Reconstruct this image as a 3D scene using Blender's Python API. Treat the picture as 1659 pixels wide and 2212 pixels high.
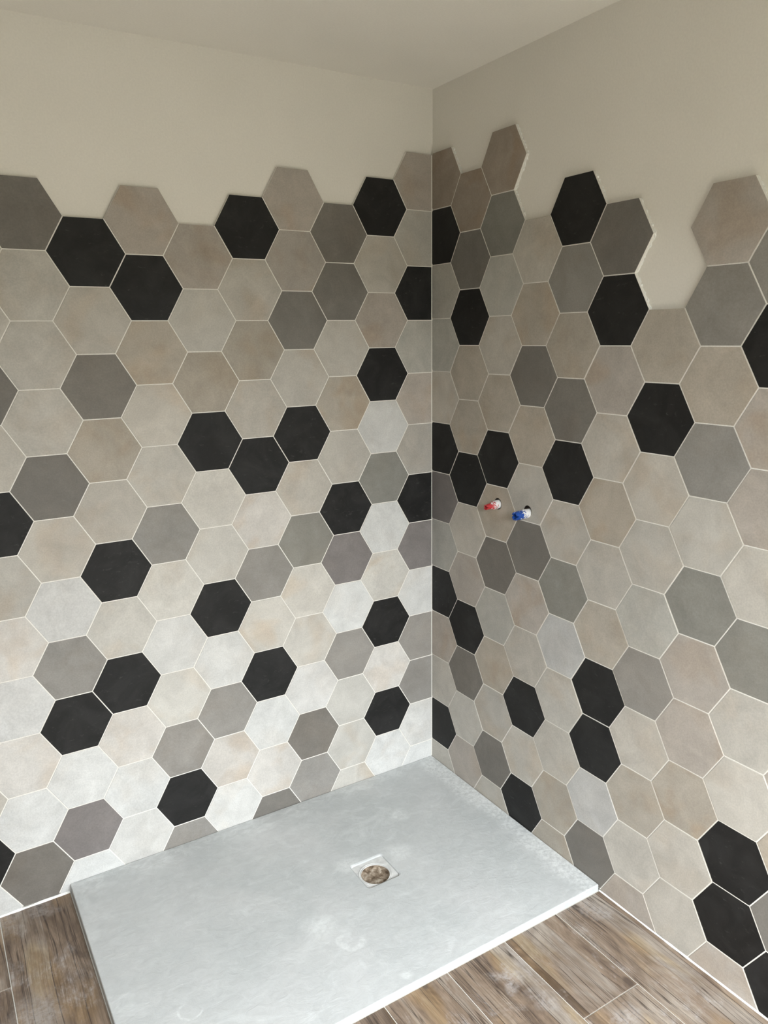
import bpy, bmesh, math, random
from mathutils import Vector, Matrix

for o in list(bpy.data.objects):
    bpy.data.objects.remove(o, do_unlink=True)
scene = bpy.context.scene
C = scene.collection
random.seed(7)

# ------------------------------------------------------------------ camera
# Metres. The tile faces of the two walls are the planes y = 0 (wall_left) and
# x = 0 (wall_right); the floor meets wall_left at z = 0.
A = 0.1063                     # hexagon side including half a joint
ROW = A * 3 ** .5              # vertical pitch
ZF = 1.806                     # lattice zero above the floor
CAM = Vector((-1.64182, -2.32618, -0.10049 + ZF))
FPX, YAW, PITCH, ROLL = 1656.078, 0.5506902, -0.2248883, -0.0143026
cam_data = bpy.data.cameras.new('camera')
cam_data.sensor_fit = 'HORIZONTAL'
cam_data.sensor_width = 36.0
cam_data.lens = FPX / 1659 * 36.0
cam_data.clip_start = 0.02
cam = bpy.data.objects.new('camera', cam_data)
C.objects.link(cam)
fw = Vector((math.sin(YAW) * math.cos(PITCH), math.cos(YAW) * math.cos(PITCH), math.sin(PITCH)))
rt = Vector((math.cos(YAW), -math.sin(YAW), 0))
up = rt.cross(fw)
r2 = rt * math.cos(ROLL) + up * math.sin(ROLL)
u2 = -rt * math.sin(ROLL) + up * math.cos(ROLL)
cam.matrix_world = Matrix(((r2.x, u2.x, -fw.x, CAM.x), (r2.y, u2.y, -fw.y, CAM.y), (r2.z, u2.z, -fw.z, CAM.z), (0, 0, 0, 1)))
scene.camera = cam

# ------------------------------------------------------------------ sky, daylight, exposure
world = bpy.data.worlds.new('overcast_sky')
scene.world = world
world.use_nodes = True
wn = world.node_tree.nodes
wn['Background'].inputs['Color'].default_value = (0.905, 0.955, 1.0, 1)
# standard overcast sky: the zenith three times as bright as the horizon
wl = world.node_tree.links
wtc, wsep, wmul = wn.new('ShaderNodeTexCoord'), wn.new('ShaderNodeSeparateXYZ'), wn.new('ShaderNodeMath')
wmul.operation = 'MULTIPLY_ADD'
wmul.use_clamp = False
wmax = wn.new('ShaderNodeMath')
wmax.operation = 'MAXIMUM'
wmax.inputs[1].default_value = 0.0
SKY = 11.0
wmul.inputs[1].default_value = SKY * 2 / 3
wmul.inputs[2].default_value = SKY / 3
wl.new(wtc.outputs['Generated'], wsep.inputs[0])
wl.new(wsep.outputs['Z'], wmax.inputs[0])
wl.new(wmax.outputs[0], wmul.inputs[0])
wl.new(wmul.outputs[0], wn['Background'].inputs['Strength'])
world.cycles.sampling_method = 'MANUAL'
world.cycles.sample_map_resolution = 64
scene.cycles.glossy_bounces = 2
scene.cycles.max_bounces = 4
scene.cycles.diffuse_bounces = 3
# room and the open glazed door behind the camera that lets the daylight in
RX0, RY0, RZ1 = -3.2, -2.8, 0.715 + ZF
WT = 0.011                      # tile faces stand this far proud of the plaster
DOOR = (-1.75, -0.12, 0.02, 2.22)   # x0 x1 z0 z1 in the wall behind
pl = bpy.data.lights.new('door_daylight_portal', 'AREA')
pl.shape = 'RECTANGLE'
pl.size, pl.size_y = DOOR[1] - DOOR[0], DOOR[3] - DOOR[2]
pl.cycles.is_portal = True
po = bpy.data.objects.new('door_daylight_portal', pl)
po.location = ((DOOR[0] + DOOR[1]) / 2, RY0 - 0.02, (DOOR[2] + DOOR[3]) / 2)
po.rotation_euler = (math.radians(90), 0, 0)
C.objects.link(po)
vs = scene.view_settings
vs.view_transform = 'Standard'
vs.look = 'None'
vs.gamma = 1.0
vs.use_curve_mapping = False
vs.exposure = 1.77

# ------------------------------------------------------------------ helpers
def obj(name, mesh, mat=None, parent=None, kind=None):
    o = bpy.data.objects.new(name, mesh)
    C.objects.link(o)
    if mat is not None and not mesh.materials:
        for m in (mat if isinstance(mat, (list, tuple)) else [mat]):
            mesh.materials.append(m)
    if parent is not None:
        o.parent = parent
    if kind:
        o['kind'] = kind
    return o

def tomesh(bm, name, smooth=False):
    bmesh.ops.recalc_face_normals(bm, faces=bm.faces)
    me = bpy.data.meshes.new(name)
    bm.to_mesh(me)
    bm.free()
    if smooth:
        for p in me.polygons:
            p.use_smooth = True
    return me

def box(bm, x0, x1, y0, y1, z0, z1):
    v = [bm.verts.new((x, y, z)) for z in (z0, z1) for y in (y0, y1) for x in (x0, x1)]
    for f in ((0, 1, 3, 2), (4, 5, 7, 6), (0, 1, 5, 4), (2, 3, 7, 6), (0, 2, 6, 4), (1, 3, 7, 5)):
        bm.faces.new([v[i] for i in f])

def boxmesh(name, *b):
    bm = bmesh.new()
    box(bm, *b)
    return tomesh(bm, name)

TZ_ = 0.030

class N:
    """Small node-tree writer."""
    def __init__(self, name):
        self.m = bpy.data.materials.new(name)
        self.m.use_nodes = True
        self.t = self.m.node_tree
        self.bsdf = self.t.nodes['Principled BSDF']
    def node(self, kind, **kw):
        n = self.t.nodes.new(kind)
        for k, v in kw.items():
            setattr(n, k, v)
        return n
    def put(self, sock, v):
        if hasattr(v, 'is_output') or isinstance(v, bpy.types.NodeSocket):
            self.t.links.new(v, sock)
        else:
            if isinstance(v, (tuple, list)) and len(v) == 3 and sock.type == 'RGBA':
                v = (*v, 1)
            sock.default_value = v
    def math(self, op, a, b=0.0, c=0.0):
        n = self.node('ShaderNodeMath', operation=op)
        self.put(n.inputs[0], a); self.put(n.inputs[1], b); self.put(n.inputs[2], c)
        return n.outputs[0]
    def vmath(self, op, a, b):
        n = self.node('ShaderNodeVectorMath', operation=op)
        self.put(n.inputs[0], a); self.put(n.inputs[1], b)
        return n.outputs[0]
    def noise(self, vec, scale, detail=3, rough=.55, dist=0):
        n = self.node('ShaderNodeTexNoise')
        self.put(n.inputs['Vector'], vec)
        n.inputs['Scale'].default_value = scale
        n.inputs['Detail'].default_value = detail
        n.inputs['Roughness'].default_value = rough
        n.inputs['Distortion'].default_value = dist
        return n.outputs[0]
    def node_color_noise(self, vec):
        n = self.node('ShaderNodeTexNoise')
        self.put(n.inputs['Vector'], vec)
        n.inputs['Scale'].default_value = 22
        n.inputs['Detail'].default_value = 4
        return self.vmath('SUBTRACT', n.outputs['Color'], (.5, .5, .5))
    def rng(self, v, a, b, c=0.0, d=1.0, smooth=False):
        n = self.node('ShaderNodeMapRange')
        if smooth:
            n.interpolation_type = 'SMOOTHSTEP'
        self.put(n.inputs[0], v)
        for i, q in zip((1, 2, 3, 4), (a, b, c, d)):
            self.put(n.inputs[i], q)
        return n.outputs[0]
    def mix(self, f, a, b, mode='MIX'):
        n = self.node('ShaderNodeMix', data_type='RGBA', blend_type=mode)
        self.put(n.inputs[0], f); self.put(n.inputs[6], a); self.put(n.inputs[7], b)
        return n.outputs[2]
    def coord(self, which='Object'):
        return self.node('ShaderNodeTexCoord').outputs[which]
    def scaled(self, vec, s):
        return self.vmath('MULTIPLY', vec, s)
    def scalecol(self, col, f):
        n = self.node('ShaderNodeVectorMath', operation='SCALE')
        self.put(n.inputs[0], col); self.put(n.inputs[3], f)
        return n.outputs[0]
    def done(self, col, rough=.6, spec=.4, bump=None, strength=.2, dist=.001):
        self.put(self.bsdf.inputs['Base Color'], col)
        self.put(self.bsdf.inputs['Roughness'], rough)
        self.put(self.bsdf.inputs['Specular IOR Level'], spec)
        if bump is not None:
            b = self.node('ShaderNodeBump')
            b.inputs['Strength'].default_value = strength
            b.inputs['Distance'].default_value = dist
            self.put(b.inputs['Height'], bump)
            self.put(self.bsdf.inputs['Normal'], b.outputs[0])
        return self.m

# ------------------------------------------------------------------ materials
def m_tile():
    n = N('cement_look_tile')
    oi = n.node('ShaderNodeObjectInfo')
    co = n.coord()
    comb = n.node('ShaderNodeCombineXYZ')
    n.put(comb.inputs[0], n.math('MULTIPLY', oi.outputs['Random'], 37.0))
    n.put(comb.inputs[1], n.math('MULTIPLY', oi.outputs['Random'], 91.0))
    n.put(comb.inputs[2], n.math('MULTIPLY', oi.outputs['Random'], 63.0))
    v = n.vmath('ADD', co, comb.outputs[0])
    cloud = n.noise(v, 11, 5, .66, .6)
    wash = n.noise(n.vmath('ADD', v, (5.3, 1.7, 9.1)), 7.5, 2, .55, .4)
    grain = n.noise(v, 230, 1, .6)
    base = oi.outputs['Color']
    tint = n.vmath('MULTIPLY', base, (0.93, 0.83, 0.73))
    f = n.math('MULTIPLY', n.rng(wash, .47, .70, 0, 1, True), oi.outputs['Alpha'])
    col = n.mix(f, base, tint)
    pn = n.noise(n.vmath('ADD', v, (2.2, 8.8, 3.1)), 10, 4, .64, .8)
    col = n.mix(n.rng(pn, .52, .74, 0, .28, True), col, n.vmath('MULTIPLY', base, (1.22, 1.24, 1.27)))
    col = n.scalecol(col, n.rng(cloud, .25, .75, .84, 1.14))
    col = n.scalecol(col, n.rng(grain, .3, .7, .94, 1.06))
    # faint film and flecks of dust left by the grouting
    dust = n.noise(n.scaled(v, (1, 1, 2.0)), 48, 3, .72, .4)
    film = n.math('ADD', n.rng(pn, .40, .75, 0, .022), n.rng(dust, .60, .78, 0, .06, True))
    col = n.mix(film, col, (.61, .60, .58))
    return n.done(col, n.rng(cloud, .3, .7, .52, .64), .24)

def m_plain(name, col, rough=.7, spec=.3, scale=120, amt=.05, bump=.1, dist=.0008):
    n = N(name)
    co = n.coord()
    a = n.noise(co, scale, 2, .6)
    c = n.scalecol(col, n.rng(a, .3, .7, 1 - amt, 1 + amt))
    return n.done(c, rough, spec, a if bump else None, bump, dist)

def m_plaster(name, col):
    n = N(name)
    co = n.coord()
    roller = n.noise(co, 190, 1, .62)
    trowel = n.noise(co, 2.1, 2, .6)
    c = n.scalecol(col, n.rng(trowel, .3, .7, .975, 1.025))
    c = n.scalecol(c, n.rng(roller, .3, .7, .98, 1.02))
    return n.done(c, .8, .25, roller, .16, .0010)

def m_tray():
    n = N('slate_effect_tray')
    co = n.coord()
    big = n.noise(co, 3.2, 4, .6, .5)
    ridge = n.noise(n.scaled(co, (1, 1.6, 1)), 24, 5, .72, .7)
    wobv = n.scalecol(n.node_color_noise(co), .03)
    mott = n.noise(co, 70, 4, .7)
    col = n.mix(n.rng(big, .35, .65), (.475, .495, .492), (.540, .550, .546))
    col = n.scalecol(col, n.rng(ridge, .3, .7, .93, 1.07))
    # grout haze: wiped smears, thicker along the right-hand wall edge
    haze = n.rng(n.noise(n.scaled(co, (1.1, 1.7, 1)), 6.0, 6, .70, 1.3), .50, .74, 0, .50, True)
    col = n.mix(haze, col, (.66, .68, .675))
    sep = n.node('ShaderNodeSeparateXYZ')
    n.put(sep.inputs[0], co)
    wob = n.math('MULTIPLY', n.math('SUBTRACT', big, .5), .25)
    near = n.rng(n.math('ADD', sep.outputs[0], wob), -.115, -.045, 0, 1, True)
    band = n.math('MULTIPLY', near, n.rng(mott, .40, .62, 0.05, .70))
    col = n.mix(band, col, (.76, .78, .77))
    nearb = n.rng(n.math('ADD', sep.outputs[1], wob), -.10, -.03, 0, 1, True)
    bandb = n.math('MULTIPLY', nearb, n.rng(ridge, .44, .66, 0.0, .5))
    col = n.mix(bandb, col, (.70, .72, .71))
    spk = n.rng(mott, .67, .74, 0, .5)
    col = n.mix(spk, col, (.76, .77, .76))
    # a half-moon of dried grout and a few dabs
    def dabs(col, pts, amount):
        for (px, py, rad, wid) in pts:
            vec = n.vmath('SUBTRACT', co, (px, py, TZ_))
            ln = n.node('ShaderNodeVectorMath', operation='LENGTH')
            n.put(ln.inputs[0], n.vmath('ADD', vec, wobv))
            d = n.math('ABSOLUTE', n.math('SUBTRACT', ln.outputs['Value'], rad))
            f = n.rng(d, wid * .25, wid, amount, 0, True)
            if rad > 0:
                sx = n.node('ShaderNodeSeparateXYZ')
                n.put(sx.inputs[0], vec)
                f = n.math('MULTIPLY', f, n.rng(n.math('ADD', sx.outputs[0], sx.outputs[1]), .008, .028, 1, 0, True))
            f = n.math('MULTIPLY', f, n.rng(mott, .36, .60, .25, 1))
            col = n.mix(f, col, (.74, .76, .75))
        return col
    col = dabs(col, ((-.762, -.684, .034, .013), (-.698, -.872, 0, .022), (-1.225, -.668, .03, .005), (-.334, -.263, 0, .05), (-.815, -.59, 0, .07), (-.44, -.44, 0, .06), (-.62, -.40, 0, .05)), .55)
    return n.done(col, .55, .35, ridge, .5, .003)

def m_wood():
    n = N('wood_look_porcelain')
    oi = n.node('ShaderNodeObjectInfo')
    co = n.coord()
    comb = n.node('ShaderNodeCombineXYZ')
    n.put(comb.inputs[0], n.math('MULTIPLY', oi.outputs['Random'], 17.0))
    n.put(comb.inputs[1], n.math('MULTIPLY', oi.outputs['Random'], 71.0))
    v = n.vmath('ADD', co, comb.outputs[0])
    warp = n.noise(n.scaled(v, (1, .35, 1)), 6, 2, .55)
    comb2 = n.node('ShaderNodeCombineXYZ')
    n.put(comb2.inputs[0], n.math('MULTIPLY', n.math('SUBTRACT', warp, .5), .035))
    w = n.vmath('ADD', v, comb2.outputs[0])
    # the print shows three or four narrow weathered boards per plank
    sx = n.node('ShaderNodeSeparateXYZ')
    n.put(sx.inputs[0], w)
    k = n.math('MULTIPLY', sx.outputs[0], 17.0)
    wnz = n.node('ShaderNodeTexWhiteNoise', noise_dimensions='1D')
    n.put(wnz.inputs['W'], n.math('FLOOR', k))
    board = wnz.outputs['Value']
    edge = n.math('ABSOLUTE', n.math('SUBTRACT', n.math('FRACT', k), .5))
    grain = n.noise(n.scaled(w, (1, .045, 1)), 230, 4, .74)
    coarse = n.noise(n.scaled(w, (1, .07, 1)), 60, 3, .65)
    patch = n.noise(n.scaled(v, (1, .45, 1)), 10, 4, .68, .8)
    ramp = n.node('ShaderNodeValToRGB')
    t = n.math('ADD', n.math('MULTIPLY', board, .16), n.math('ADD', n.math('MULTIPLY', patch, .62), n.math('MULTIPLY', coarse, .28)))
    n.put(ramp.inputs[0], t)
    e = ramp.color_ramp.elements
    e[0].position, e[0].color = .36, (.115, .082, .060, 1)
    e[1].position, e[1].color = .72, (.430, .355, .280, 1)
    for p, c in ((.46, (.195, .142, .104, 1)), (.54, (.275, .205, .150, 1)), (.62, (.325, .262, .205, 1))):
        q = e.new(p); q.color = c
    col = n.scalecol(ramp.outputs[0], n.rng(grain, .30, .70, .62, 1.10))
    grey = n.math('MULTIPLY', n.rng(board, .55, .9), .55)
    col = n.mix(grey, col, n.vmath('MULTIPLY', col, (.86, .93, 1.03)))
    soft = n.noise(n.scaled(v, (1, .3, 1)), 11, 2, .5)
    warm = n.rng(soft, .50, .64, 0, .65, True)
    col = n.mix(warm, col, n.vmath('MULTIPLY', col, (1.12, .98, .68)))
    # printed board edges and splits running with the grain
    gap = n.math('MULTIPLY', n.rng(edge, .470, .490), n.rng(warp, .42, .52, .15, .85))
    sp = n.noise(n.scaled(w, (1, .03, 1)), 46, 2, .5)
    split = n.rng(n.math('ABSOLUTE', n.math('SUBTRACT', sp, .5)), 0, .018, .95, 0)
    split = n.math('MULTIPLY', split, n.rng(soft, .56, .49, 0, 1))
    col = n.mix(n.math('MAXIMUM', gap, split), col, (.055, .040, .031))
    # knots
    vor = n.node('ShaderNodeTexVoronoi')
    n.put(vor.inputs['Vector'], n.scaled(v, (1, .55, 0)))
    vor.inputs['Scale'].default_value = 5.5
    col = n.mix(n.rng(vor.outputs['Distance'], .035, .075, .75, 0, True), col, (.075, .055, .044))
    # grout dust left on the boards
    d = n.noise(n.scaled(v, (1, .6, 1)), 8, 6, .76, .3)
    streak = n.rng(grain, .36, .58)
    dust = n.math('MULTIPLY', n.rng(d, .52, .72, 0, .75, True), streak)
    pos = n.node('ShaderNodeNewGeometry').outputs['Position']
    wobv = n.scalecol(n.node_color_noise(pos), .10)
    mott = n.rng(n.noise(pos, 90, 5, .75), .36, .58, .15, 1)
    for px, py, r, a in ((-.462, -1.010, .050, .62), (-.068, -.965, .055, .42), (-1.567, -.445, .10, .40), (-.301, -1.265, .045, .45), (-.435, -1.115, .045, .35), (-1.62, -.02, .09, .4), (-1.50, -.02, .06, .4)):
        ln = n.node('ShaderNodeVectorMath', operation='LENGTH')
        n.put(ln.inputs[0], n.vmath('ADD', n.vmath('MULTIPLY', n.vmath('SUBTRACT', pos, (px, py, 0)), (1, .8, 0)), wobv))
        f = n.math('MULTIPLY', n.rng(ln.outputs['Value'], r * .2, r, a, 0, True), mott)
        dust = n.math('MAXIMUM', dust, f)
    col = n.mix(dust, col, (.47, .445, .43))
    return n.done(col, .5, .35)

M_TILE = m_tile()
M_BODY = m_plain('tile_biscuit', (.50, .46, .40), .8, .2, 300, .12, .3)
M_GROUT = m_plain('pale_grout', (.83, .80, .74), .85, .2, 300, .06, 0)
M_ADH = m_plain('white_adhesive', (.88, .87, .82), .8, .2, 160, .1, .5, .002)
M_WALL = m_plaster('wall_plaster', (.86, .82, .745))
M_CEIL = m_plaster('ceiling_plaster', (.90, .865, .79))
M_DARKENED = m_plain('darkened_unseen_plaster', (.42, .395, .35), .85, .2, 12, .05, 0)  # for the unseen walls, darkened to cut bounced light
M_TRAY = m_tray()
M_WOOD = m_wood()

# ------------------------------------------------------------------ room shell
def wallbox(name, *b, mat=M_WALL):
    return obj(name, boxmesh(name, *b), mat, kind='structure')

wall_left = wallbox('wall_left', RX0 - .12, WT + .12, WT, WT + .12, -.12, RZ1)
wall_right = wallbox('wall_right', WT, WT + .12, RY0 - .12, WT, -.12, RZ1)
wall_side = wallbox('wall_far_left', RX0 - .12, RX0, RY0 - .12, WT, -.12, RZ1, mat=M_DARKENED)
bm = bmesh.new()
y0, y1 = RY0 - .12, RY0
box(bm, RX0, DOOR[0], y0, y1, -.12, RZ1)
box(bm, DOOR[1], WT, y0, y1, -.12, RZ1)
box(bm, DOOR[0], DOOR[1], y0, y1, DOOR[3], RZ1)
box(bm, DOOR[0], DOOR[1], y0, y1, -.12, DOOR[2])
wall_back = obj('wall_behind', tomesh(bm, 'wall_behind'), M_DARKENED, kind='structure')
bm = bmesh.new()
t = .05
for a in ((DOOR[0], DOOR[0] + t, DOOR[2], DOOR[3]), (DOOR[1] - t, DOOR[1], DOOR[2], DOOR[3]), (DOOR[0] + t, DOOR[1] - t, DOOR[3] - t, DOOR[3])):
    box(bm, a[0], a[1], y0 + .02, y0 + .08, a[2], a[3])
obj('door_1', tomesh(bm, 'door_1'), m_plain('white_frame', (.8, .8, .78), .4, .5), kind='structure')
ceiling = wallbox('ceiling', RX0 - .12, WT + .12, RY0 - .12, WT + .12, RZ1, RZ1 + .12, mat=M_CEIL)
ground = obj('ground', boxmesh('ground', -14, 12, -22, RY0 - .121, -.35, -.15), m_plain('outdoor_ground', (.10, .095, .075), .9, .2, 8, .1, 0), kind='structure')

sky_blocker = obj('low_sky_blocker', boxmesh('low_sky_blocker', -14, 12, -8.4, -8.1, -.2, 2.6), m_plain('sky_blocker_dark', (.07, .07, .055), .9, .2, 6, .15, 0), kind='structure')  # unseen slab added outside to block the low sky light

# floor: bed of grout with wood-look planks, falling very slightly towards wall_left
TILT = -0.010
def fz(y):
    return TILT * y
bm = bmesh.new()
v = [bm.verts.new(q) for q in ((RX0 - .05, RY0 - .05, fz(RY0) - .0015), (WT, RY0 - .05, fz(RY0) - .0015), (WT, WT, fz(0) - .0015), (RX0 - .05, WT, fz(0) - .0015))]
w = [bm.verts.new((q.co.x, q.co.y, -.12)) for q in v]
bm.faces.new(v); bm.faces.new(w[::-1])
for i in range(4):
    bm.faces.new((v[i], w[i], w[(i + 1) % 4], v[(i + 1) % 4]))
M_JOINT = m_plain('floor_grout', (.62, .60, .55), .85, .2, 300, .12, .25)
floor = obj('floor', tomesh(bm, 'floor'), M_JOINT, kind='structure')

JOINTS = [0.004, -.1835, -.3845, -.5875, -.7905, -.9945, -1.1985, -1.4025, -1.6065, -1.8105, -2.0145, -2.2185, -2.4225, -2.6265, -2.8305, -3.0345, RX0]
ENDS = {0: [-2.05], 1: [-.02, -1.212], 2: [-.62, -1.82], 3: [-.25, -1.45], 4: [-.80, -2.0], 5: [-.4, -1.6], 6: [-.1, -1.3],
        7: [-1.05, -2.25], 8: [-.307, -1.507], 9: [-.75, -1.95], 10: [-.2, -1.4], 11: [-.9, -2.1], 12: [-.5, -1.7], 13: [-.1, -1.3], 14: [-.8, -2.0], 15: [-.4, -1.6]}
pcache = {}
def plank(x0, x1, ya, yb):
    g = .0013
    x0, x1, ya, yb = x0 + g, x1 - g, ya + g, yb - g
    cx, cy = (x0 + x1) / 2, (ya + yb) / 2
    key = (round(x1 - x0, 4), round(yb - ya, 4))
    if key not in pcache:
        bm = bmesh.new()
        hx, hy, b = key[0] / 2, key[1] / 2, .0006
        rings = [[(-hx, -hy, -.008), (hx, -hy, -.008), (hx, hy, -.008), (-hx, hy, -.008)],
                 [(-hx, -hy, -b), (hx, -hy, -b), (hx, hy, -b), (-hx, hy, -b)],
                 [(-hx + b, -hy + b, 0), (hx - b, -hy + b, 0), (hx - b, hy - b, 0), (-hx + b, hy - b, 0)]]
        rv = [[bm.verts.new(q) for q in r] for r in rings]
        for a, c in zip(rv, rv[1:]):
            for i in range(4):
                bm.faces.new((a[i], a[(i + 1) % 4], c[(i + 1) % 4], c[i]))
        bm.faces.new(rv[2])
        pcache[key] = tomesh(bm, 'plank')
    o = obj('plank', pcache[key], M_WOOD, floor)
    o.location = (cx, cy, fz(cy))
    o.rotation_euler = (math.atan(TILT), 0, 0)
for i in range(len(JOINTS) - 1):
    x1, x0 = JOINTS[i], JOINTS[i + 1]
    start = -.906 if x0 > -1.41 else .003          # the tray sits straight on the bed
    cuts = [start] + [q for q in ENDS[i] if q < start - .02] + [RY0]
    for yb, ya in zip(cuts, cuts[1:]):
        if yb - ya > .01 and x1 - x0 > .01:
            plank(x0, x1, ya, yb)

# ------------------------------------------------------------------ hexagon tiles
PAL = {  # linear albedo, strength of the warm wash
    'K': ((.0145, .0142, .0138), .3), 'D': ((.192, .178, .158), .25), 'M': ((.205, .187, .180), .15), 'G': ((.280, .264, .242), .2),
    'E': ((.248, .240, .214), .15), 'P': ((.430, .388, .343), .7), 'B': ((.330, .280, .232), .7), 'T': ((.415, .374, .316), .7), 'L': ((.485, .458, .410), .5),
    'p': ((.585, .558, .520), .7), 't': ((.560, .537, .490), .7), 'v': ((.505, .495, .475), .2),
    'C': ((.440, .428, .388), .2), 'W': ((.635, .630, .607), .30), 'V': ((.590, .586, .570), .15),
}
LEFT = {  # column from the corner: first row, then one letter per tile downwards
    0: (0, 'PLKCPLKMWGGWW'), 1: (0, 'KLPKWEWtKpKW'), 2: (1, 'DDLTLKMWGttt'), 3: (0, 'PPDLKLEttVDG'),
    4: (1, 'KLTLKpGtKWpD'), 5: (1, 'PLTKttKWGpW'), 6: (1, 'PKTLLGtWtGKG'), 7: (1, 'KLDTLKtKpWW'),
    8: (1, 'DLLLDLVGKWMW'), 9: (1, 'LLDLKLpVpWD'), 10: (1, 'LGLLWLGLWLKW'), 11: (2, 'LLKGLWKLLG'), 12: (3, 'GLLWKLLGLW'),
}
RIGHT = {
    0: (0, 'BKCCLKMCKPLKL'), 1: (0, 'BDKTTKLPKDLP'), 2: (0, 'BECLTKTDCTLDL'), 3: (1, 'LTDTLDPLKLK'),
    4: (1, 'KGTDKLEvLLTT'), 5: (1, 'DKPLTLTKKvD'), 6: (3, 'TKLLCGLTLP'), 7: (1, 'PGTGLEPPTLL'),
    8: (2, 'GKPPLELLKKP'), 9: (1, 'LGLLKTGPTDK'), 10: (2, 'TLKGLLPTLKL'), 11: (2, 'LGTLKLLGTL'),
}
U0 = {'L': .47862 * A, 'R': .54040 * A}
V0 = {'L': 3.89902 * A + ZF, 'R': 3.93985 * A + ZF}
GAP = .0031
S3 = 3 ** .5
# edge normals in order, edge k runs from vertex k to vertex k+1 : R, TR, TL, L, BL, BR
HV = [(math.cos(k * math.pi / 3), math.sin(k * math.pi / 3)) for k in range(6)]
HN = [(math.cos((k + .5) * math.pi / 3), math.sin((k + .5) * math.pi / 3)) for k in range(6)]
# neighbour step for each edge: (screen-right columns, rows down in half steps)
NB = [(1, -1), (0, -2), (-1, -1), (-1, 1), (0, 2), (1, 1)]

def hexpoly(offs):
    """hexagon whose edge k lies at distance offs[k] from the centre"""
    out = []
    for k in range(6):
        n1, d1, n2, d2 = HN[k - 1], offs[k - 1], HN[k], offs[k]
        det = n1[0] * n2[1] - n1[1] * n2[0]
        out.append(((d1 * n2[1] - d2 * n1[1]) / det, (n1[0] * d2 - n2[0] * d1) / det))
    return out

def clip(poly, nx, ny, d):
    """keep nx*x+ny*y <= d"""
    out = []
    for i in range(len(poly)):
        a, b = poly[i], poly[(i + 1) % len(poly)]
        da, db = nx * a[0] + ny * a[1] - d, nx * b[0] + ny * b[1] - d
        if da <= 0:
            out.append(a)
        if (da < 0 < db) or (db < 0 < da):
            t = da / (da - db)
            out.append((a[0] + t * (b[0] - a[0]), a[1] + t * (b[1] - a[1])))
    return out

def inset(poly, b):
    """inset a convex counter-clockwise polygon"""
    n = len(poly)
    L = []
    for i in range(n):
        (ax, ay), (bx, by) = poly[i], poly[(i + 1) % n]
        l = math.hypot(bx - ax, by - ay) or 1e-9
        nx, ny = (by - ay) / l, -(bx - ax) / l
        L.append((nx, ny, nx * ax + ny * ay - b))
    out = []
    for i in range(n):
        a, c = L[i - 1], L[i]
        det = a[0] * c[1] - a[1] * c[0]
        if abs(det) < 1e-6:
            out.append(poly[i]); continue
        out.append(((a[2] * c[1] - c[2] * a[1]) / det, (a[0] * c[2] - c[0] * a[2]) / det))
    return out

def clean(poly):
    out = []
    for q in poly:
        if not out or math.hypot(q[0] - out[-1][0], q[1] - out[-1][1]) > .0012:
            out.append(q)
    if len(out) > 1 and math.hypot(out[0][0] - out[-1][0], out[0][1] - out[-1][1]) <= .0012:
        out.pop()
    return out

TILE_D = .0100
def tile_mesh(poly):
    bm = bmesh.new()
    b = .0007
    ins = inset(poly, b)
    r = [[bm.verts.new((x, TILE_D, z)) for x, z in poly], [bm.verts.new((x, b, z)) for x, z in poly], [bm.verts.new((x, 0, z)) for x, z in ins]]
    n = len(poly)
    for j in (0, 1):
        for i in range(n):
            f = bm.faces.new((r[j][i], r[j][(i + 1) % n], r[j + 1][(i + 1) % n], r[j + 1][i]))
            f.material_index = 1 if j == 0 else 0
    bm.faces.new(r[2])
    bm.faces.new(r[0][::-1])
    return tomesh(bm, 'hex_tile')

def drill(o, cx, cz, rad):
    """cut a round hole through one tile"""
    cb = bmesh.new()
    bmesh.ops.create_cone(cb, cap_ends=True, segments=28, radius1=rad, radius2=rad, depth=.06, matrix=Matrix.Translation((cx, .005, cz)) @ Matrix.Rotation(math.pi / 2, 4, 'X'))
    cut = obj('cutter', tomesh(cb, 'cutter'))
    src = o.data.copy()
    o.data = src
    tmp = bpy.data.objects.new('tmp', src)
    C.objects.link(tmp)
    md = tmp.modifiers.new('b', 'BOOLEAN')
    md.operation, md.object, md.solver = 'DIFFERENCE', cut, 'EXACT'
    bpy.context.view_layer.update()
    me = bpy.data.meshes.new_from_object(tmp.evaluated_get(bpy.context.evaluated_depsgraph_get()))
    me.materials.clear()
    me.materials.append(M_TILE); me.materials.append(M_BODY)
    for p in me.polygons:
        p.material_index = 0 if p.center.y < .0008 else 1
    o.data = me
    for q in (tmp, cut):
        bpy.data.objects.remove(q, do_unlink=True)

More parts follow.
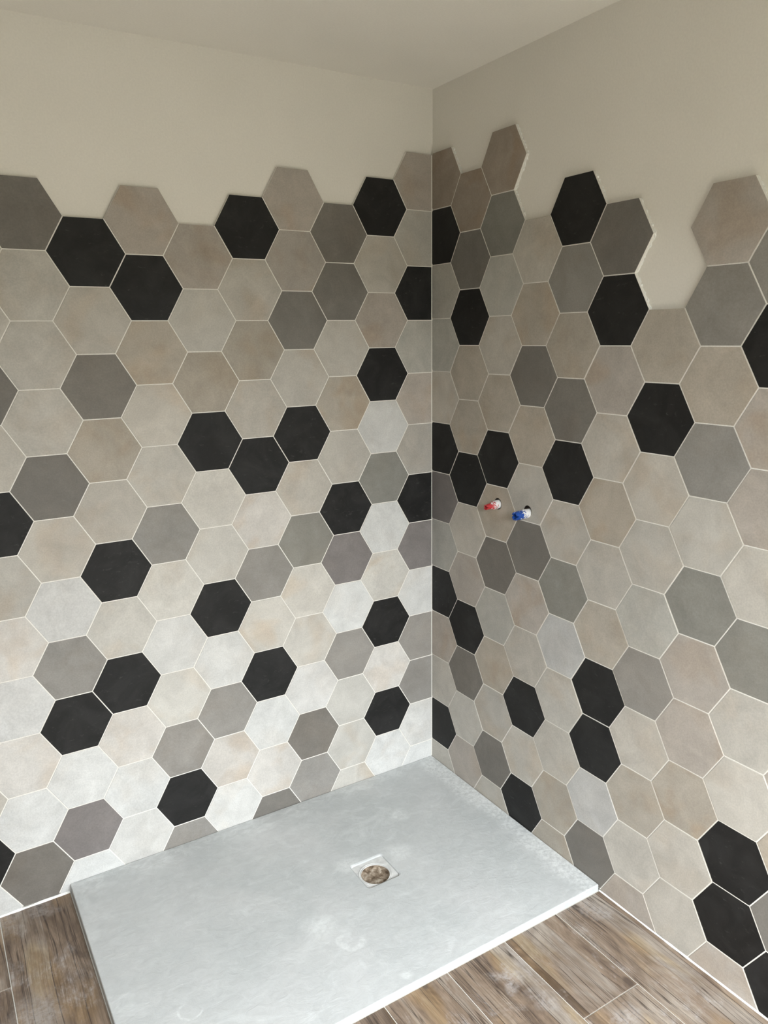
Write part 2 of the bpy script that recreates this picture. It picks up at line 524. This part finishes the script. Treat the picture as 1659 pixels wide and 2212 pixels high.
tcache = {}
def tile_wall(side, layout, parent):
    sgn = -1 if side == 'L' else 1          # screen-right per column
    present = {(c, 2 * (r0 + i) + (c % 2)) for c, (r0, s) in layout.items() for i in range(len(s))}
    present |= {(c, 2 * (r0 + len(s)) + (c % 2)) for c, (r0, s) in layout.items()}   # cut strips at the floor count as neighbours
    rnd = random.Random(11 if side == 'L' else 29)
    gb, ab = bmesh.new(), bmesh.new()
    tiles = {}
    for c, (r0, s) in layout.items():
        for i, code in enumerate(s):
            r = r0 + i
            hr = 2 * r + (c % 2)
            us = sgn * (U0[side] + 1.5 * c * A)               # screen-right coordinate, 0 at the corner
            z = V0[side] - hr * ROW / 2
            half = ROW / 2
            offs = [half - GAP / 2] * 6
            if side == 'L' and i == len(s) - 1 and c % 2:
                offs[4] += .005                                # bottom pieces reach down to the floor joint
            full = hexpoly(offs)
            go = []
            for k, (dc, dr) in enumerate(NB):
                cc = c + sgn * dc
                inside = (cc, hr + dr) in present or cc < 0 or (cc > max(layout) and hr > 6)
                go.append(half if inside else half - GAP / 2 + .0004)
            gpoly = hexpoly(go)
            zfl = (fz(0) if side == 'L' else fz(-abs(us))) + .0035
            def cuts(p, m):
                p = clip(p, -sgn, 0, sgn * us - m)            # corner
                return clip(p, 0, -1, z - zfl - (m * .5 - .0006))
            tp = clean(cuts(full, .0016))
            gp = clean(cuts(gpoly, .0002))
            if len(tp) < 3 or max(q[1] for q in tp) - min(q[1] for q in tp) < .012:
                continue
            key = tuple((round(x, 4), round(y, 4)) for x, y in tp)
            if key not in tcache:
                tcache[key] = tile_mesh(tp)
            o = obj('hex_tile', tcache[key], [M_TILE, M_BODY], parent)
            dep = rnd.uniform(-.0004, .0004)
            if side == 'L':
                o.location = (us, dep, z)
            else:
                o.location = (dep, -us, z)
                o.rotation_euler = (0, 0, -math.pi / 2)
            col, al = PAL[code]
            f = rnd.uniform(.93, 1.07)
            h = rnd.uniform(-.006, .016)
            o.color = (col[0] * f * (1 + h), col[1] * f, col[2] * f * (1 - h), al * rnd.uniform(.4, 1.2))
            tiles[(c, r)] = o
            # grout: a ring around the tile, slightly below its face
            gd = .0011
            inn = clean(inset(tp, .0012))
            if len(gp) >= 3 and len(inn) >= 3:
                def P(x, y, d):
                    return (us + x, d, z + y) if side == 'L' else (d, -(us + x), z + y)
                fo = [gb.verts.new(P(x, y, gd)) for x, y in gp]
                bo = [gb.verts.new(P(x, y, WT)) for x, y in gp]
                fi = [gb.verts.new(P(x, y, gd)) for x, y in inn]
                m = len(gp)
                for q in range(m):
                    gb.faces.new((fo[q], bo[q], bo[(q + 1) % m], fo[(q + 1) % m]))
                if len(inn) == m:
                    for q in range(m):
                        gb.faces.new((fo[q], fo[(q + 1) % m], fi[(q + 1) % m], fi[q]))
                else:
                    gb.faces.new(fo)
            # ragged white adhesive showing beside free edges of the upper tiles
            if side == 'R' and (c, r) not in ((9, 1),):
                for k in (0, 5):
                    dc, dr = NB[k]
                    if (c + dc, hr + dr) in present or c + dc > max(layout) or hr > 8:
                        continue
                    va, vb = (HV[k], HV[(k + 1) % 6])
                    R = A - GAP / S3
                    steps = 22
                    prev = None
                    for q in range(steps + 1):
                        tt = q / steps
                        x = (va[0] * (1 - tt) + vb[0] * tt) * R
                        y = (va[1] * (1 - tt) + vb[1] * tt) * R
                        wv = (.0003 if rnd.random() < .35 else rnd.uniform(.0015, .0052)) if 0 < q < steps else .0008
                        dv = WT - rnd.uniform(.0008, .0062)
                        nx, ny = HN[k]
                        ring = [ab.verts.new((WT + .001, -(us + x - nx * .001), z + y - ny * .001)), ab.verts.new((dv, -(us + x - nx * .001), z + y - ny * .001)),
                                ab.verts.new((dv + .001, -(us + x + nx * wv * .7), z + y + ny * wv * .7)), ab.verts.new((WT + .001, -(us + x + nx * wv), z + y + ny * wv))]
                        if prev:
                            for a in range(3):
                                ab.faces.new((prev[a], prev[a + 1], ring[a + 1], ring[a]))
                        prev = ring
    obj('grout', tomesh(gb, 'grout'), M_GROUT, parent)
    if len(ab.verts):
        obj('adhesive_bead', tomesh(ab, 'adhesive_bead'), M_ADH, parent)
    return tiles

tiles_l = tile_wall('L', LEFT, wall_left)
tiles_r = tile_wall('R', RIGHT, wall_right)

# white grout line where tiles meet the floor
def bead(name, pts, r, mat):
    bm = bmesh.new()
    prev = None
    rnd = random.Random(3)
    for p in pts:
        rr = r * rnd.uniform(.75, 1.3)
        p = Vector(p)
        ring = [bm.verts.new(p + Vector(d) * rr) for d in name_dirs[name]]
        if prev:
            for a in range(len(ring) - 1):
                bm.faces.new((prev[a], prev[a + 1], ring[a + 1], ring[a]))
        prev = ring
    return tomesh(bm, name, True)
name_dirs = {'trim_1': [(0, .2, 1.5), (0, -.35, 1.1), (0, -.8, .5), (0, -1.0, 0)], 'trim_2': [(.2, 0, 1.2), (-.35, 0, 1.0), (-.8, 0, .5), (-1.0, 0, 0)],
             'trim_3': [(.2, 0, .2), (0, .2, .2), (-.6, -.0, .2), (-.0, -.6, .2)]}
n = 60
obj('trim_1', bead('trim_1', [(-1.4025 - i * (1.3 / n), 0, fz(0)) for i in range(n + 1)], .0040, M_ADH), M_ADH, kind='structure')
obj('trim_2', bead('trim_2', [(0, -.905 - i * (1.6 / n), fz(-.905 - i * (1.6 / n))) for i in range(n + 1)], .0030, M_ADH), M_ADH, kind='structure')
# grout fillet in the vertical corner
bm = bmesh.new()
for za, zb in ((.03, V0['L'] + ROW / 2 - .003),):
    q = [bm.verts.new(p) for p in ((-.0022, .0012, za), (-.0004, -.0004, za), (.0012, -.0022, za), (-.0022, .0012, zb), (-.0004, -.0004, zb), (.0012, -.0022, zb))]
    bm.faces.new((q[0], q[1], q[4], q[3])); bm.faces.new((q[1], q[2], q[5], q[4]))
obj('trim_3', tomesh(bm, 'trim_3'), M_GROUT, kind='structure')

# ------------------------------------------------------------------ shower tray
TX0, TX1, TY0, TY1, TZ = -1.4005, -.0012, -.9035, -.0012, .0300
tray = bpy.data.objects.new('shower_tray', None)
tray.location = ((TX0 + TX1) / 2, (TY0 + TY1) / 2, 0.0)
C.objects.link(tray)
tray['label'] = 'large pale grey slate-effect shower tray in the tiled corner'
tray['category'] = 'shower tray'
OFF = -Vector(tray.location)
DX, DY, DH = -.5550, -.4700, .0592      # drain square centre and half size

def rrect(cx, cy, hx, hy, r, seg=5):
    out = []
    for sx, sy, a0 in ((1, 1, 0), (-1, 1, 90), (-1, -1, 180), (1, -1, 270)):
        for i in range(seg + 1):
            a = math.radians(a0 + 90 * i / seg)
            out.append((cx + sx * (hx - r) + r * math.cos(a), cy + sy * (hy - r) + r * math.sin(a)))
    return out

def ring_faces(bm, a, b, mi=0):
    n = len(a)
    for i in range(n):
        f = bm.faces.new((a[i], a[(i + 1) % n], b[(i + 1) % n], b[i]))
        f.material_index = mi

bm = bmesh.new()
hx, hy = (TX1 - TX0) / 2, (TY1 - TY0) / 2
mx, my = (TX0 + TX1) / 2, (TY0 + TY1) / 2
def lv(pts, z):
    return [bm.verts.new((x, y, z)) for x, y in pts]
o0 = lv(rrect(mx, my, hx, hy, .003, 5), -.005)
o1 = lv(rrect(mx, my, hx, hy, .003, 5), TZ - .003)
o2 = lv(rrect(mx, my, hx - .0010, hy - .0010, .003, 5), TZ - .0008)
o3 = lv(rrect(mx, my, hx - .003, hy - .003, .003, 5), TZ)
o4 = lv(rrect(DX, DY, DH + .004, DH + .004, .013, 5), TZ - .0004)
o5 = lv(rrect(DX, DY, DH, DH, .010, 5), TZ - .0022)
o6 = lv(rrect(DX, DY, DH - .0008, DH - .0008, .010, 5), TZ - .0068)
ring_faces(bm, o0, o1, 1); ring_faces(bm, o1, o2, 1); ring_faces(bm, o2, o3)
ring_faces(bm, o3, o4); ring_faces(bm, o4, o5); ring_faces(bm, o5, o6)
me = tomesh(bm, 'tray_slab')
M_EDGE = m_plain('tray_edge_gelcoat', (.52, .53, .525), .6, .35, 60, .05, .25, .001)
slab = obj('tray_slab', me, [M_TRAY, M_EDGE], tray)
slab.location = OFF

M_PLATE = m_plain('drain_plate_white', (.60, .60, .585), .5, .45, 40, .16, .15)
def circle(cx, cy, r, z, seg=40, bmx=None):
    return [bmx.verts.new((cx + r * math.cos(2 * math.pi * i / seg), cy + r * math.sin(2 * math.pi * i / seg), z)) for i in range(seg)]
HX, HY, HR = -.5595, -.4790, .0462
bm = bmesh.new()
sq = rrect(DX, DY, DH - .0004, DH - .0004, .010, 9)   # 40 points
sq0 = [bm.verts.new((x, y, TZ - .0068)) for x, y in sq]
def match(pts, ring):
    """rotate ring so that it starts near pts[0]"""
    best = min(range(len(ring)), key=lambda k: sum((ring[(i + k) % len(ring)].co.xy - pts[i].co.xy).length for i in range(0, len(pts), 5)))
    return ring[best:] + ring[:best]
prof = [(.0540, TZ - .0068), (.0532, TZ - .0056), (.0520, TZ - .0056), (.0510, TZ - .0066), (.0480, TZ - .0066), (.0472, TZ - .0058), (HR, TZ - .0062), (HR - .0003, TZ - .0090)]
rings = [circle(HX, HY, r, z, 40, bm) for r, z in prof]
rings[0] = match(sq0, rings[0]) ; k0 = rings[0]
ring_faces(bm, sq0, rings[0])
sh = None
first = rings[0][0].co.xy
for a in range(1, len(rings)):
    rings[a] = match(rings[a - 1], rings[a])
    ring_faces(bm, rings[a - 1], rings[a])
plate = obj('drain_plate', tomesh(bm, 'drain_plate'), M_PLATE, tray)
plate.location = OFF
# rough mortar-filled cup under the plate
nn = N('dirty_mortar')
co = nn.coord()
a = nn.noise(co, 48, 5, .65, .6)
b = nn.noise(co, 26, 3, .6)
ramp = nn.node('ShaderNodeValToRGB')
nn.put(ramp.inputs[0], nn.math('ADD', nn.math('MULTIPLY', a, .65), nn.math('MULTIPLY', b, .4)))
e = ramp.color_ramp.elements
e[0].position, e[0].color = .38, (.05, .032, .02, 1)
e[1].position, e[1].color = .70, (.62, .56, .47, 1)
for p, c in ((.48, (.15, .11, .075, 1)), (.56, (.30, .24, .18, 1))):
    q = e.new(p); q.color = c
M_DIRT = nn.done(ramp.outputs[0], .85, .2, a, .8, .004)
bm = bmesh.new()
rnd = random.Random(5)
prev = None
for j, (r, z) in enumerate(((HR - .0002, TZ - .0088), (.0452, TZ - .016), (.0435, TZ - .0180), (.038, TZ - .0195), (.028, TZ - .0203), (.019, TZ - .0206), (.010, TZ - .0210))):
    ring = []
    for i in range(40):
        an = 2 * math.pi * i / 40
        dz = rnd.uniform(-.0016, .0016) if j else 0
        ring.append(bm.verts.new((HX + r * math.cos(an), HY + r * math.sin(an), z + dz)))
    if prev:
        ring_faces(bm, prev, ring)
    prev = ring
bm.faces.new(prev)
pit = obj('drain_pit', tomesh(bm, 'drain_pit', True), M_DIRT, plate)

# ------------------------------------------------------------------ pipe plugs in the right-hand wall
M_SOCK = m_plain('hole_shade_dark', (.035, .025, .02), .6, .4, 60, .3, .3)  # near-black: the hole's shade is put into this colour
def smear(name, colour, amount):
    """coloured plastic half covered in white plaster"""
    n = N(name)
    co = n.coord()
    s = n.node('ShaderNodeSeparateXYZ')
    n.put(s.inputs[0], co)
    k = n.math('ADD', n.math('MULTIPLY', s.outputs[1], 20.0), n.math('MULTIPLY', n.noise(co, 95, 6, .7, 1.0), 2.6))
    f = n.rng(k, amount, amount + .06)
    a = n.noise(co, 120, 4, .6)
    col = n.mix(f, n.scalecol(colour, n.rng(a, .3, .7, .8, 1.2)), (.82, .81, .80))
    return n.done(col, .4, .5, f, .5, .0015)

def plug(name, label, y, z, col, rb, rtip, length, tilt, holer, holedz, amount, tile):
    root = bpy.data.objects.new(name, None)
    root.location = (0, y, z)
    root.rotation_euler = (0, 0, -math.pi / 2)      # local -y points into the room
    C.objects.link(root)
    root['label'], root['category'], root['group'] = label, 'pipe plug', 'plugs capping the shower pipes'
    mat = smear(name + '_plastic', col, amount)
    bm = bmesh.new()
    seg = 24
    prof = [(rb, .009), (rb, -.012), (rb * 1.02, -.014), (rb * 1.02, -.018), (rb * .97, -.020), (rtip * 1.04, -length * .62), (rtip * 1.04, -length * .66), (rtip, -length * .70)]
    rings = []
    for r, yy in prof:
        rings.append([bm.verts.new((r * math.cos(2 * math.pi * i / seg), yy, r * math.sin(2 * math.pi * i / seg) + tilt * min(0, yy))) for i in range(seg)])
    for a, b in zip(rings, rings[1:]):
        ring_faces(bm, a, b)
    bm.faces.new(rings[0][::-1]); bm.faces.new(rings[-1])
    obj('plug_body', tomesh(bm, 'plug_body', False), mat, root)
    # castellated grip at the free end
    bm = bmesh.new()
    seg = 24
    ro, ri = rtip, rtip * .62
    ya = -length * .69
    oa, ob, ia, ib = [], [], [], []
    for i in range(seg):
        an = 2 * math.pi * i / seg
        notch = (i % 6) < 1
        yb = -length * (.86 if notch else 1.0)
        for lst, r, yy in ((oa, ro, ya), (ob, ro * .96, yb), (ib, ri, yb), (ia, ri, -length * .78)):
            lst.append(bm.verts.new((r * math.cos(an), yy, r * math.sin(an) + tilt * yy)))
    ring_faces(bm, oa, ob); ring_faces(bm, ob, ib); ring_faces(bm, ib, ia)
    bm.faces.new(ia)
    obj('grip', tomesh(bm, 'grip'), mat, root)
    # shade-coloured fitting in the drilled hole
    bm = bmesh.new()
    rr = [[bm.verts.new((r * math.cos(2 * math.pi * i / 28), yy, holedz + r * math.sin(2 * math.pi * i / 28))) for i in range(28)] for r, yy in ((holer * .99, .0020), (holer * .97, .0088), (rb * .5, .0092))]
    for a, b in zip(rr, rr[1:]):
        ring_faces(bm, a, b)
    bm.faces.new(rr[-1])
    obj('pipe_socket', tomesh(bm, 'pipe_socket'), M_SOCK, root)
    t = tiles_r[tile]
    drill(t, -y - (-t.location.y), z + holedz - t.location.z, holer)

plug('pipe_plug', 'red plug smeared with white plaster sticking out of the wall tile', -.3830, -.654 + ZF, (.50, .035, .04), .0145, .0095, .052, .10, .0195, .001, .88, (2, 6))
plug('pipe_plug', 'blue plug smeared with white plaster sticking out of the wall tile', -.5300, -.6580 + ZF, (.012, .07, .34), .0150, .0142, .054, .06, .0190, .0065, .84, (3, 5))
